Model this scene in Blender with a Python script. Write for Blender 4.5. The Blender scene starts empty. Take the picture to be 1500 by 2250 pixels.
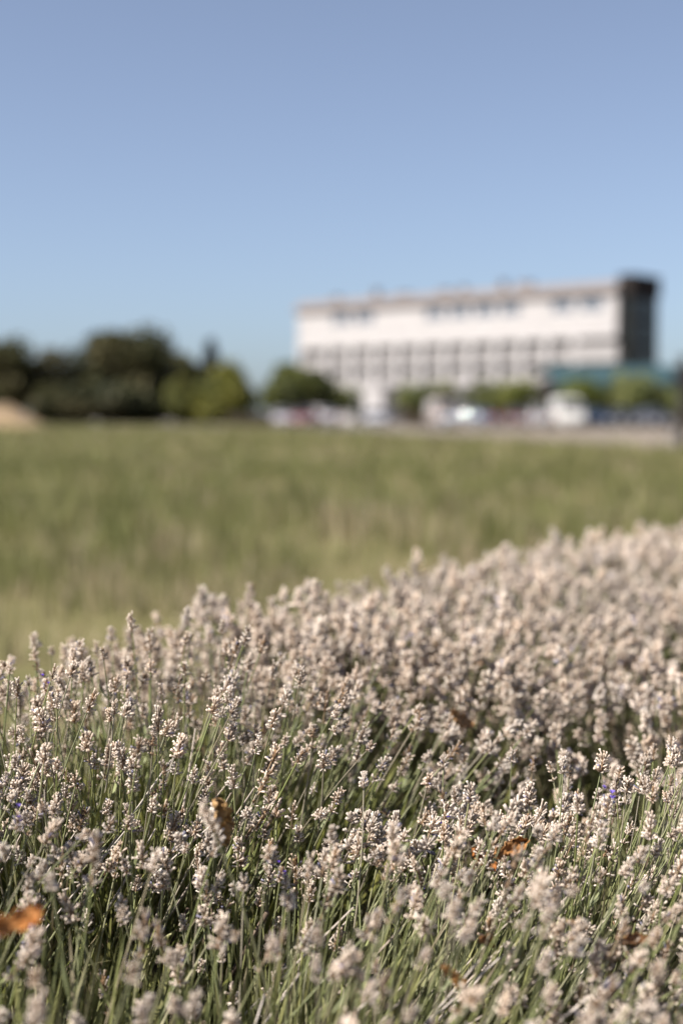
import bpy, math
import numpy as np
from mathutils import Vector, Matrix, Euler

rng = np.random.default_rng(11)
scene = bpy.context.scene
COL = scene.collection
rad = math.radians

# ------------------------------------------------------------------ camera
CAM_H = 0.95
PITCH = rad(3.9)
cam_d = bpy.data.cameras.new("camera")
cam = bpy.data.objects.new("camera", cam_d)
COL.objects.link(cam)
cam.location = (0, 0, CAM_H)
cam.rotation_euler = (rad(90) - PITCH, 0, 0)
cam_d.sensor_fit = 'VERTICAL'
cam_d.sensor_height = 36.0
cam_d.sensor_width = 24.0
cam_d.lens = 50.0
cam_d.clip_start = 0.05
cam_d.clip_end = 6000
cam_d.dof.use_dof = True
cam_d.dof.focus_distance = 1.66
cam_d.dof.aperture_fstop = 2.1
scene.camera = cam

# ------------------------------------------------------------------ light
SUN = Vector((-0.77, -0.32, 0.86)).normalized()        # towards the sun
SUN_EL = math.asin(SUN.z)
SUN_AZ = math.atan2(SUN.x, SUN.y)
world = bpy.data.worlds.new("World")
scene.world = world
world.use_nodes = True
nt = world.node_tree
nt.nodes.clear()
sky = nt.nodes.new("ShaderNodeTexSky")
sky.sky_type = 'NISHITA'
sky.sun_disc = False
sky.sun_elevation = SUN_EL
sky.sun_rotation = SUN_AZ
sky.altitude = 200
sky.air_density = 0.85
sky.dust_density = 1.1
sky.ozone_density = 8.0
hsv = nt.nodes.new("ShaderNodeHueSaturation")
hsv.inputs["Saturation"].default_value = 0.70
bg = nt.nodes.new("ShaderNodeBackground")
bg.inputs["Strength"].default_value = 0.0645
wo = nt.nodes.new("ShaderNodeOutputWorld")
nt.links.new(sky.outputs[0], hsv.inputs["Color"])
nt.links.new(hsv.outputs[0], bg.inputs["Color"])
nt.links.new(bg.outputs[0], wo.inputs["Surface"])
sun_d = bpy.data.lights.new("sun", 'SUN')
sun_d.energy = 5.0
sun_d.angle = rad(0.53)
sun_d.color = (1.0, 0.94, 0.86)
sun = bpy.data.objects.new("sun", sun_d)
COL.objects.link(sun)
sun.location = (-30, -10, 40)
sun.rotation_euler = (-SUN).to_track_quat('-Z', 'Y').to_euler()

scene.view_settings.view_transform = 'Standard'
scene.view_settings.look = 'None'
scene.view_settings.exposure = 1.12
scene.view_settings.gamma = 1.0
scene.view_settings.use_curve_mapping = False
scene.render.engine = 'CYCLES'
scene.cycles.use_denoising = True
scene.cycles.max_bounces = 6
scene.cycles.diffuse_bounces = 3
scene.cycles.glossy_bounces = 3
scene.cycles.transmission_bounces = 4
scene.cycles.sample_clamp_indirect = 6.0


# ------------------------------------------------------------------ helpers
def at(px, py, depth):
    """A point of the place seen at photo pixel (1500 x 2250), `depth` metres along the ground."""
    x = (px - 750) * 24 / 1500 / 50.0
    y = (1125 - py) * 24 / 1500 / 50.0
    d = Vector((x, math.cos(PITCH) + y * math.sin(PITCH), y * math.cos(PITCH) - math.sin(PITCH)))
    return Vector((0, 0, CAM_H)) + d * (depth / d.y)


def px_x(px, Y):
    return (px - 750) / 3125.0 * Y


def principled(name, col, rough=0.7, spec=0.3, metal=0.0):
    m = bpy.data.materials.new(name)
    m.use_nodes = True
    b = m.node_tree.nodes["Principled BSDF"]
    b.inputs["Base Color"].default_value = (*col, 1)
    b.inputs["Roughness"].default_value = rough
    b.inputs["Specular IOR Level"].default_value = spec
    b.inputs["Metallic"].default_value = metal
    return m, m.node_tree, b


def mat_noise(name, c1, c2, scale=6.0, rough=0.8, spec=0.25, detail=6.0, bump=0.0, lo=0.35, hi=0.65, c3=None, scale3=1.0):
    m, t, b = principled(name, c1, rough, spec)
    tc = t.nodes.new("ShaderNodeTexCoord")
    n = t.nodes.new("ShaderNodeTexNoise")
    n.inputs["Scale"].default_value = scale
    n.inputs["Detail"].default_value = detail
    t.links.new(tc.outputs["Object"], n.inputs["Vector"])
    r = t.nodes.new("ShaderNodeValToRGB")
    r.color_ramp.elements[0].position = lo
    r.color_ramp.elements[1].position = hi
    r.color_ramp.elements[0].color = (*c1, 1)
    r.color_ramp.elements[1].color = (*c2, 1)
    t.links.new(n.outputs["Fac"], r.inputs["Fac"])
    out = r.outputs["Color"]
    if c3 is not None:
        n3 = t.nodes.new("ShaderNodeTexNoise")
        n3.inputs["Scale"].default_value = scale3
        n3.inputs["Detail"].default_value = 3
        t.links.new(tc.outputs["Object"], n3.inputs["Vector"])
        r3 = t.nodes.new("ShaderNodeValToRGB")
        r3.color_ramp.elements[0].position = 0.45
        r3.color_ramp.elements[1].position = 0.68
        t.links.new(n3.outputs["Fac"], r3.inputs["Fac"])
        mx = t.nodes.new("ShaderNodeMix")
        mx.data_type = 'RGBA'
        mx.inputs["B"].default_value = (*c3, 1)
        t.links.new(r3.outputs["Color"], mx.inputs["Factor"])
        t.links.new(out, mx.inputs["A"])
        out = mx.outputs["Result"]
    t.links.new(out, b.inputs["Base Color"])
    if bump:
        bp = t.nodes.new("ShaderNodeBump")
        bp.inputs["Strength"].default_value = bump
        t.links.new(n.outputs["Fac"], bp.inputs["Height"])
        t.links.new(bp.outputs["Normal"], b.inputs["Normal"])
    return m


def mat_tint(name, rough=0.7, spec=0.25, transl=0.0, var=0.25):
    """Colour from the mesh's own 'tint' attribute, varied a little from object to object."""
    m, t, b = principled(name, (0.5, 0.5, 0.5), rough, spec)
    a = t.nodes.new("ShaderNodeAttribute")
    a.attribute_name = "tint"
    oi = t.nodes.new("ShaderNodeObjectInfo")
    mr = t.nodes.new("ShaderNodeMapRange")
    mr.inputs["To Min"].default_value = 1.0 - var
    mr.inputs["To Max"].default_value = 1.0 + var * 0.5
    t.links.new(oi.outputs["Random"], mr.inputs["Value"])
    h = t.nodes.new("ShaderNodeHueSaturation")
    t.links.new(a.outputs["Color"], h.inputs["Color"])
    t.links.new(mr.outputs["Result"], h.inputs["Value"])
    if var > 0:
        mu = t.nodes.new("ShaderNodeMath"); mu.operation = 'MULTIPLY'; mu.inputs[1].default_value = 7.31
        fr = t.nodes.new("ShaderNodeMath"); fr.operation = 'FRACT'
        ms = t.nodes.new("ShaderNodeMapRange")
        ms.inputs["To Min"].default_value = 0.80
        ms.inputs["To Max"].default_value = 1.14
        t.links.new(oi.outputs["Random"], mu.inputs[0])
        t.links.new(mu.outputs[0], fr.inputs[0])
        t.links.new(fr.outputs[0], ms.inputs["Value"])
        t.links.new(ms.outputs["Result"], h.inputs["Saturation"])
    t.links.new(h.outputs["Color"], b.inputs["Base Color"])
    if transl > 0:
        tr = t.nodes.new("ShaderNodeBsdfTranslucent")
        t.links.new(h.outputs["Color"], tr.inputs["Color"])
        mx = t.nodes.new("ShaderNodeMixShader")
        mx.inputs[0].default_value = transl
        out = t.nodes["Material Output"]
        t.links.new(b.outputs[0], mx.inputs[1])
        t.links.new(tr.outputs[0], mx.inputs[2])
        t.links.new(mx.outputs[0], out.inputs["Surface"])
    return m


def np_mesh(name, V, F, tint=None, mat=None, smooth=False, F4=None):
    """V (n,3); F (m,3) triangles; F4 (k,4) quads; tint (n,3) a colour for each vertex."""
    me = bpy.data.meshes.new(name)
    V = np.asarray(V, dtype=np.float32)
    F = np.asarray(F, dtype=np.int32).reshape(-1, 3)
    Q = np.zeros((0, 4), np.int32) if F4 is None else np.asarray(F4, dtype=np.int32).reshape(-1, 4)
    me.vertices.add(len(V))
    me.vertices.foreach_set("co", V.ravel())
    nl = F.size + Q.size
    me.loops.add(nl)
    me.loops.foreach_set("vertex_index", np.concatenate([F.ravel(), Q.ravel()]))
    me.polygons.add(len(F) + len(Q))
    st = np.concatenate([np.arange(len(F)) * 3, F.size + np.arange(len(Q)) * 4]).astype(np.int32)
    me.polygons.foreach_set("loop_start", st)
    if tint is not None:
        at_ = me.attributes.new("tint", 'FLOAT_COLOR', 'POINT')
        c = np.ones((len(V), 4), np.float32)
        c[:, :3] = tint
        at_.data.foreach_set("color", c.ravel())
    me.update(calc_edges=True)
    if smooth:
        me.polygons.foreach_set("use_smooth", np.ones(len(me.polygons), dtype=bool))
    if mat is not None:
        me.materials.append(mat)
    return me


def link(name, me, parent=None, loc=None, rot=None, scale=None):
    o = bpy.data.objects.new(name, me)
    COL.objects.link(o)
    if parent is not None:
        o.parent = parent
    if loc is not None:
        o.location = loc
    if rot is not None:
        o.rotation_euler = rot
    if scale is not None:
        o.scale = (scale, scale, scale) if isinstance(scale, (int, float)) else scale
    return o


def tag(o, label=None, cat=None, group=None, kind=None):
    if label: o["label"] = label
    if cat: o["category"] = cat
    if group: o["group"] = group
    if kind: o["kind"] = kind
    return o


def thing(name, label, cat, loc=(0, 0, 0), rz=0.0, group=None):
    return tag(link(name, None, loc=loc, rot=(0, 0, rz)), label, cat, group)


class MB:
    def __init__(self):
        self.v, self.f = [], []

    def poly(self, pts):
        n = len(self.v)
        self.v += [tuple(p) for p in pts]
        self.f.append(tuple(range(n, n + len(pts))))
        return self

    def box(self, x0, x1, y0, y1, z0, z1):
        n = len(self.v)
        self.v += [(x0, y0, z0), (x1, y0, z0), (x1, y1, z0), (x0, y1, z0), (x0, y0, z1), (x1, y0, z1), (x1, y1, z1), (x0, y1, z1)]
        self.f += [tuple(n + i for i in q) for q in ((0, 3, 2, 1), (4, 5, 6, 7), (0, 1, 5, 4), (1, 2, 6, 5), (2, 3, 7, 6), (3, 0, 4, 7))]
        return self

    def tube(self, pts, radii, n=8, cap=True):
        pts = [Vector(p) for p in pts]
        rings = []
        for i, p in enumerate(pts):
            t = (pts[min(i + 1, len(pts) - 1)] - pts[max(i - 1, 0)]).normalized()
            a = t.orthogonal().normalized() if i == 0 else (a - t * a.dot(t)).normalized()
            b = t.cross(a)
            s = len(self.v)
            for k in range(n):
                w = 2 * math.pi * k / n
                self.v.append(tuple(p + (a * math.cos(w) + b * math.sin(w)) * radii[i]))
            rings.append(s)
        for r0, r1 in zip(rings, rings[1:]):
            for k in range(n):
                self.f.append((r0 + k, r0 + (k + 1) % n, r1 + (k + 1) % n, r1 + k))
        if cap:
            self.f.append(tuple(rings[0] + k for k in reversed(range(n))))
            self.f.append(tuple(rings[-1] + k for k in range(n)))
        return self

    def mesh(self, name, mat, smooth=False):
        me = bpy.data.meshes.new(name)
        me.from_pydata(self.v, [], self.f)
        me.materials.append(mat)
        if smooth:
            me.polygons.foreach_set("use_smooth", np.ones(len(me.polygons), dtype=bool))
        me.update()
        return me

    def build(self, name, mat, parent=None, smooth=False, **kw):
        return link(name, self.mesh(name, mat, smooth), parent, **kw)


def basis(D, roll):
    """(n,3) unit directions -> (n,3,3) matrices whose third column is D, turned by roll about it."""
    D = D / np.linalg.norm(D, axis=1, keepdims=True)
    ref = np.tile(np.array([[0.0, 0.0, 1.0]]), (len(D), 1))
    ref[np.abs(D[:, 2]) > 0.95] = (1.0, 0.0, 0.0)
    A = np.cross(ref, D)
    A /= np.linalg.norm(A, axis=1, keepdims=True)
    B = np.cross(D, A)
    c, s = np.cos(roll)[:, None], np.sin(roll)[:, None]
    A2, B2 = A * c + B * s, -A * s + B * c
    return np.stack([A2, B2, D], axis=2)


def tile(V, F, R, T, S):
    """Template V, F repeated with rotations R (n,3,3), places T (n,3), scales S (n,) or (n,3)."""
    S = np.asarray(S, float)
    if S.ndim == 1:
        S = np.repeat(S[:, None], 3, 1)
    P = V[None] * S[:, None, :]
    P = np.einsum('nij,nkj->nki', R, P) + T[:, None, :]
    FF = F[None] + (np.arange(len(T)) * len(V))[:, None, None]
    return P.reshape(-1, 3), FF.reshape(-1, F.shape[1])


def vnoise(X, Y, seed=0):
    """Smooth value noise in 0..1 for arrays."""
    def h(i, j):
        v = np.sin(i * 127.1 + j * 311.7 + seed * 74.7) * 43758.5453
        return v - np.floor(v)
    i, j = np.floor(X), np.floor(Y)
    fx, fy = X - i, Y - j
    fx, fy = fx * fx * (3 - 2 * fx), fy * fy * (3 - 2 * fy)
    return (h(i, j) * (1 - fx) + h(i + 1, j) * fx) * (1 - fy) + (h(i, j + 1) * (1 - fx) + h(i + 1, j + 1) * fx) * fy


# ------------------------------------------------------------------ materials
M = {}
M['field'] = mat_noise('field_soil', (0.108, 0.102, 0.042), (0.145, 0.126, 0.06), 0.9, 0.95, 0.1, 8, 0.0, 0.3, 0.7, (0.165, 0.135, 0.072), 0.35)
M['soil'] = mat_noise('bed_soil', (0.085, 0.058, 0.040), (0.16, 0.115, 0.08), 14, 0.95, 0.1, 8, 0.6)
M['gravel'] = mat_noise('gravel', (0.16, 0.135, 0.108), (0.22, 0.19, 0.155), 3.0, 0.95, 0.1, 8, 0.0, c3=(0.17, 0.125, 0.095), scale3=0.12)
M['asphalt'] = mat_noise('asphalt', (0.13, 0.115, 0.10), (0.18, 0.16, 0.14), 2.0, 0.9, 0.15, 6)
M['bank'] = mat_noise('bank_earth', (0.18, 0.13, 0.085), (0.23, 0.17, 0.115), 0.8, 0.95, 0.1, 8, 0.0, c3=(0.36, 0.26, 0.13), scale3=0.5)
M['bank_grass'] = mat_noise('bank_turf', (0.10, 0.11, 0.04), (0.17, 0.16, 0.07), 2.0, 0.95, 0.1, 6)
M['plaster'] = mat_noise('white_plaster', (0.345, 0.328, 0.324), (0.385, 0.367, 0.362), 0.5, 0.85, 0.2)
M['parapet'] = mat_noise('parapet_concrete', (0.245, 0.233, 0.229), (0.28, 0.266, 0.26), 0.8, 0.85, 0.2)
M['slab'] = mat_noise('slab_concrete', (0.30, 0.29, 0.287), (0.34, 0.33, 0.325), 0.8, 0.85, 0.2)
M['roof'] = mat_noise('roof_slate', (0.145, 0.126, 0.118), (0.185, 0.162, 0.152), 1.2, 0.8, 0.2)
M['shade_brown_clad'] = mat_noise('shade_brown_cladding', (0.018, 0.015, 0.014), (0.028, 0.023, 0.021), 1.5, 0.85, 0.1)  # brown taken near black to hold the shade of the hotel's end wall
M['dark_metal'], _, _ = principled('dark_metal', (0.03, 0.03, 0.032), 0.5, 0.4)
M['white_frame'], _, _ = principled('white_frame', (0.75, 0.73, 0.71), 0.5, 0.4)
M['glass'], _, _ = principled('window_glass', (0.11, 0.125, 0.15), 0.12, 0.5)
M['blind_glass'], _, _ = principled('curtained_glass', (0.23, 0.22, 0.215), 0.35, 0.5)
M['dark_glass'], _, _ = principled('dark_window_glass', (0.012, 0.014, 0.012), 0.2, 0.25)
M['car_glass'], _, _ = principled('car_glass', (0.015, 0.018, 0.02), 0.045, 0.5)
M['teal'] = mat_noise('teal_roof_sheet', (0.022, 0.048, 0.054), (0.036, 0.07, 0.077), 0.7, 0.6, 0.3)
M['tyre'], _, _ = principled('tyre', (0.02, 0.02, 0.02), 0.85, 0.2)
M['rim'], _, _ = principled('rim', (0.5, 0.5, 0.5), 0.3, 0.5, 0.9)
M['lamp_white'], _, _ = principled('lamp_lens', (0.7, 0.7, 0.72), 0.1, 0.5)
M['lamp_red'], _, _ = principled('tail_lens', (0.35, 0.02, 0.02), 0.15, 0.5)
M['bark'] = mat_noise('bark', (0.06, 0.045, 0.033), (0.13, 0.10, 0.075), 9, 0.9, 0.1, 6, 0.5)
M['crown'] = mat_tint('tree_leaves', 0.6, 0.2, 0.18, 0.2)
M['foliage'] = mat_tint('lavender_leaves', 0.55, 0.35, 0.16, 0.1)
M['stem'] = mat_tint('lavender_stems', 0.55, 0.35, 0.10, 0.2)
M['head'] = mat_tint('lavender_heads', 0.8, 0.15, 0.32, 0.20)
M['dry'] = mat_tint('dry_stems', 0.6, 0.3, 0.0, 0.2)
M['grass'] = mat_tint('field_grass', 0.6, 0.25, 0.25, 0.0)
M['wood'] = mat_noise('woody_branches', (0.07, 0.05, 0.038), (0.16, 0.12, 0.09), 40, 0.9, 0.1, 6, 0.4)
M['dark_wood'] = mat_noise('dark_post_wood', (0.03, 0.027, 0.025), (0.05, 0.045, 0.04), 6, 0.8, 0.2)


# ------------------------------------------------------------------ the ground
def sheet(name, pts, z, mat, kind="structure"):
    m = MB()
    m.poly([(x, y, z) for x, y in pts])
    o = m.build(name, mat)
    return tag(o, kind=kind)


# field edge: the track runs from the right, near, to far on the left
EDGE = [(40, -160), (24, -40), (9.3, 40), (4.8, 60), (2.0, 78), (-5.0, 106), (-27, 130), (-60, 146), (-200, 190), (-900, 420)]
sheet('field', [(-3000, -3000), (3000, -3000), (3000, 3000), (-3000, 3000)], 0.0, M['field'])
sheet('gravel_track', [(x, y) for x, y in EDGE[:8]] + [(-60, 330), (300, 330), (300, -160)], 0.004, M['gravel'])
sheet('car_park', [(60, 84), (60, 330), (-40, 330), (-40, 150), (-8, 125), (0, 96)], 0.008, M['asphalt'])
sheet('soil_bed', [(-2.2, -0.2), (1.6, -0.2), (4.6, 5.2), (9.5, 13.2), (7.6, 13.8), (1.1, 5.4), (-0.5, 3.1), (-2.6, 0.9)], 0.004, M['soil'])


# bank of bare earth at the far left of the field
def earth_bank():
    nx, ny = 46, 14
    V, Q = [], []
    for j in range(ny):
        for i in range(nx):
            y = 106 + 16 * j / (ny - 1)
            xe = -.205 * y
            x = -95 + (95 + xe) * i / (nx - 1)
            e = min(1, max(0, (xe - x) / 3.2))
            e = e * e * (3 - 2 * e)
            prof = min(1, j / 5.0)
            prof = prof * prof * (3 - 2 * prof)
            z = 1.75 * e * prof * (1 + 0.06 * math.sin(x * .7) + 0.04 * math.sin(x * 2.1 + j)) + 0.012
            if j in (0,) or i == nx - 1: z = -0.05
            V.append((x, y, z))
    for j in range(ny - 1):
        for i in range(nx - 1):
            Q.append((j * nx + i, j * nx + i + 1, (j + 1) * nx + i + 1, (j + 1) * nx + i))
    me = np_mesh('earth_bank', V, np.zeros((0, 3)), None, M['bank'], True, Q)
    me.materials.append(M['bank_grass'])
    idx = np.zeros(len(Q), np.int32)
    for k in range(len(Q)):
        if k // (nx - 1) >= 5 and k % (nx - 1) < nx - 5: idx[k] = 1
    me.polygons.foreach_set("material_index", idx)
    o = link('earth_bank', me)
    tag(o, kind="structure")


earth_bank()


# ------------------------------------------------------------------ hotel
def hotel():
    P0 = Vector((-6.8, 223.0, 0.0))
    P1 = Vector((35.7, 186.0, 0.0))
    d = (P1 - P0)
    U = d.length
    d.normalize()
    rz = math.atan2(d.y, d.x)
    t = thing('hotel_building', 'long white hotel block with stacked balconies and brown roof beyond the field', 'building', P0, rz)

    def u_of(px):
        k = (px - 750) / 3125.0
        return (k * P0.y - P0.x) / (d.x - k * d.y)

    DEP = 8.3
    Z_ROOF, Z_EAVE, Z_TOP, Z_A, Z_B, Z_C = 18.6, 16.9, 11.4, 8.4, 5.4, 2.4
    div = [u_of(600 + 0.6 * z) for z in (95, 210, 292, 378, 462, 548, 635, 725, 820, 912, 1005, 1105, 1250)]
    div[-1] = U

    # upper storey: blank white wall with a few windows cut in
    win_bays = [1, 2, 5, 6, 7, 8, 10, 11]
    ops = []
    for b in win_bays:
        a, c = div[b], div[b + 1]
        w = (c - a)
        if b == 11:
            ops.append((a + 0.4, a + 4.0))
        else:
            ops.append((a + 0.35, c - 0.6))
    m = MB()
    m.box(0, U, 0.4, DEP, Z_TOP, Z_EAVE)
    m.box(0, U, 0, 0.397, Z_TOP, 14.4)
    m.box(0, U, 0, 0.397, 16.35, Z_EAVE)
    xs = [0.0] + [v for o in ops for v in o] + [U]
    for a, c in zip(xs[0::2], xs[1::2]):
        m.box(a, c, 0, 0.397, 14.402, 16.348)
    m.build('upper_wall', M['plaster'], t)
    for a, c in ops:
        fr = MB()
        fr.box(a, c, .12, .22, 14.403, 14.5).box(a, c, .12, .22, 16.25, 16.347)
        fr.box(a, a + .09, .12, .22, 14.503, 16.247).box(c - .09, c, .12, .22, 14.503, 16.247)
        mid = (a + c) / 2
        fr.box(mid - .04, mid + .04, .12, .22, 14.503, 16.247)
        w = fr.build('window', M['white_frame'], t)
        for q0, q1 in ((a + .093, mid - .043), (mid + .043, c - .093)):
            MB().box(q0, q1, .15, .19, 14.503, 16.247).build('pane', M['glass'], w)
    # string course under the upper storey
    MB().box(-0.25, U + .1, -0.35, 0.3, Z_TOP - .28, Z_TOP - .003).build('cornice', M['plaster'], t)

    # body behind the balconies
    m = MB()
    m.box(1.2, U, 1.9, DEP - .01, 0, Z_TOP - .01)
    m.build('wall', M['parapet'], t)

    # three rows of balconies
    for row, (z0, z1, inset) in enumerate(((Z_A, Z_TOP, 1.0), (Z_B, Z_A, 2.2), (Z_C, Z_B, 3.2))):
        last = 11 if row else 11
        MB().box(inset, div[last], -0.22, 1.897, z0 - .24, z0).build('balcony_slab', M['plaster'], t)
        for b in range(last):
            a, c = max(div[b], inset), div[b + 1]
            if c - a < 1: continue
            # parapet of this bay
            MB().box(a + .43, c - .43, 0.0, 0.14, z0 + .003, z0 + 1.55).build('parapet', M['parapet'], t)
            # divider wall
            MB().box(a - .42, a + .42, -0.60, 1.895, z0 + .005, z1 - .245 if row else z1 - .285).build('divider', M['plaster'], t)
            # glazed door to the room
            g0, g1 = a + .7, c - .7
            fr = MB()
            fr.box(g0, g1, 1.80, 1.897, z0 + 2.35, z0 + 2.45).box(g0, g0 + .1, 1.80, 1.897, z0 + .06, z0 + 2.347)
            fr.box(g1 - .1, g1, 1.80, 1.897, z0 + .06, z0 + 2.347).box((g0 + g1) / 2 - .05, (g0 + g1) / 2 + .05, 1.80, 1.897, z0 + .06, z0 + 2.347)
            w = fr.build('balcony_door', M['white_frame'], t)
            MB().box(g0 + .103, (g0 + g1) / 2 - .053, 1.84, 1.89, z0 + .06, z0 + 2.345).build('pane', M['blind_glass'], w)
            MB().box((g0 + g1) / 2 + .053, g1 - .103, 1.84, 1.89, z0 + .06, z0 + 2.345).build('pane', M['blind_glass'], w)
        a = div[last]
        MB().box(a - .42, a + .42, -0.60, 1.895, z0 + .005, z1 - .245 if row else z1 - .285).build('divider', M['plaster'], t)

    # wide projecting terrace at the near end
    a = div[11]
    MB().box(a + .2, U + .9, -1.3, 1.895, Z_A - .5, Z_A + .0).build('terrace_slab', M['slab'], t)
    MB().box(a + .2, U + .9, -1.3, -1.12, Z_A + .003, Z_A + 1.9).build('terrace_parapet', M['parapet'], t)
    MB().box(a + .2, U, 1.2, 1.893, 0, Z_A - .503).build('lower_wall', M['parapet'], t)

    # ground floor blocks standing forward of the front
    for p0, p1, h, dp in ((782, 888, 4.9, 5.0), (985, 1048, 4.8, 4.0), (1168, 1206, 5.1, 3.0)):
        ua, uc = u_of(p0), u_of(p1)
        m = MB().box(ua, uc, -dp, -.4, 0, h).box(ua - .2, uc + .2, -dp - .2, -.3, h + .003, h + .3)
        w = m.build('porch', M['plaster'], t)
        MB().box((ua + uc) / 2 - 1, (ua + uc) / 2 + 1, -dp - .06, -dp - .003, 0.02, 2.3).build('door', M['dark_glass'], w)

    # brown sloping roof with eaves
    m = MB()
    n0, n1 = -0.5, U + 0.02
    prof = [(-0.55, Z_EAVE + .005), (-0.55, Z_EAVE + .30), (1.1, Z_ROOF - .1), (DEP - 1.2, Z_ROOF), (DEP + .4, Z_EAVE + .3), (DEP + .4, Z_EAVE + .005)]
    A = [(n0, y, z) for y, z in prof]
    B = [(n1, y, z) for y, z in prof]
    for i in range(len(prof)):
        j = (i + 1) % len(prof)
        m.poly([A[i], B[i], B[j], A[j]][::-1])
    m.poly(A).poly(B[::-1])
    rf = m.build('roof', M['roof'], t)
    for px, h, w_ in ((715, .5, .4), (802, 1.1, .3), (860, .3, .9), (950, .4, .7), (992, .6, .3), (1078, 1.0, .3), (1128, .6, .9)):
        u = u_of(px)
        MB().box(u - w_, u + w_, 2.0, 3.2, Z_ROOF - .12, Z_ROOF + h).box(u - w_ - .1, u + w_ + .1, 1.9, 3.3, Z_ROOF + h + .002, Z_ROOF + h + .12).build('chimney', M['roof'], rf)

    # end wall as a tower; its shade goes into the near-black brown and panes
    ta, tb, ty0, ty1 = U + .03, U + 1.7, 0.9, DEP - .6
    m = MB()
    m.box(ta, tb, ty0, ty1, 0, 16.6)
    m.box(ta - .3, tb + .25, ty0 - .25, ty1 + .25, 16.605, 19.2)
    tw = m.build('end_wall_tower', M['shade_brown_clad'], t)
    k = 3
    for i in range(k):
        for j in range(5):
            y0 = ty0 + .4 + i * (ty1 - ty0 - .8) / k
            y1 = y0 + (ty1 - ty0 - .8) / k - .25
            z0 = 1.2 + j * 3.05
            MB().box(tb + .003, tb + .06, y0, y1, z0, z0 + 2.7).build('pane', M['dark_glass'], tw)
    for j in range(5):
        z0 = 1.2 + j * 3.05
        MB().box(ta + .3, tb - .2, ty0 - .06, ty0 - .003, z0, z0 + 2.7).build('pane', M['dark_glass'], tw)
    return t


hotel()


# ------------------------------------------------------------------ pavilion with teal roof
def pavilion():
    Y0, Y1 = 140.0, 152.0
    x0 = px_x(1212, Y0)
    x1 = x0 + 26
    t = thing('garden_pavilion', 'low pavilion with teal sheet roof and dark open front beside the hotel', 'pavilion', (x0, Y0, 0))
    L = x1 - x0
    n = 15
    for i in range(n):
        a, b = L * i / n + .02, L * (i + 1) / n - .02
        dz = 0.06 * math.sin(i * 2.3)
        m = MB()
        pr = [(-1.4, 3.55 + dz), (-1.4, 4.15 + dz), (5.5, 6.0 + dz), (12.4, 5.2 + dz), (12.4, 5.0 + dz), (5.5, 5.75 + dz)]
        A = [(a, y, z) for y, z in pr]
        B = [(b, y, z) for y, z in pr]
        for k in range(len(pr)):
            q = (k + 1) % len(pr)
            m.poly([A[k], A[q], B[q], B[k]])
        m.poly(A[::-1]).poly(B)
        m.build('roof_panel', M['teal'], t)
    for i in range(8):
        u = .1 + (L - .4) * i / 7
        MB().box(u, u + .2, -.1, .1, 0, 3.7).build('post', M['dark_metal'], t)
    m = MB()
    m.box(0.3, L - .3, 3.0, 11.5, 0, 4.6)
    m.build('back_room', M['shade_brown_clad'], t)
    for i in range(7):
        a = .5 + (L - .8) * i / 7
        b = a + (L - .8) / 7 - .3
        MB().box(a, b, 2.9, 2.997, .3, 3.2).build('pane', M['dark_glass'], t)


pavilion()


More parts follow.
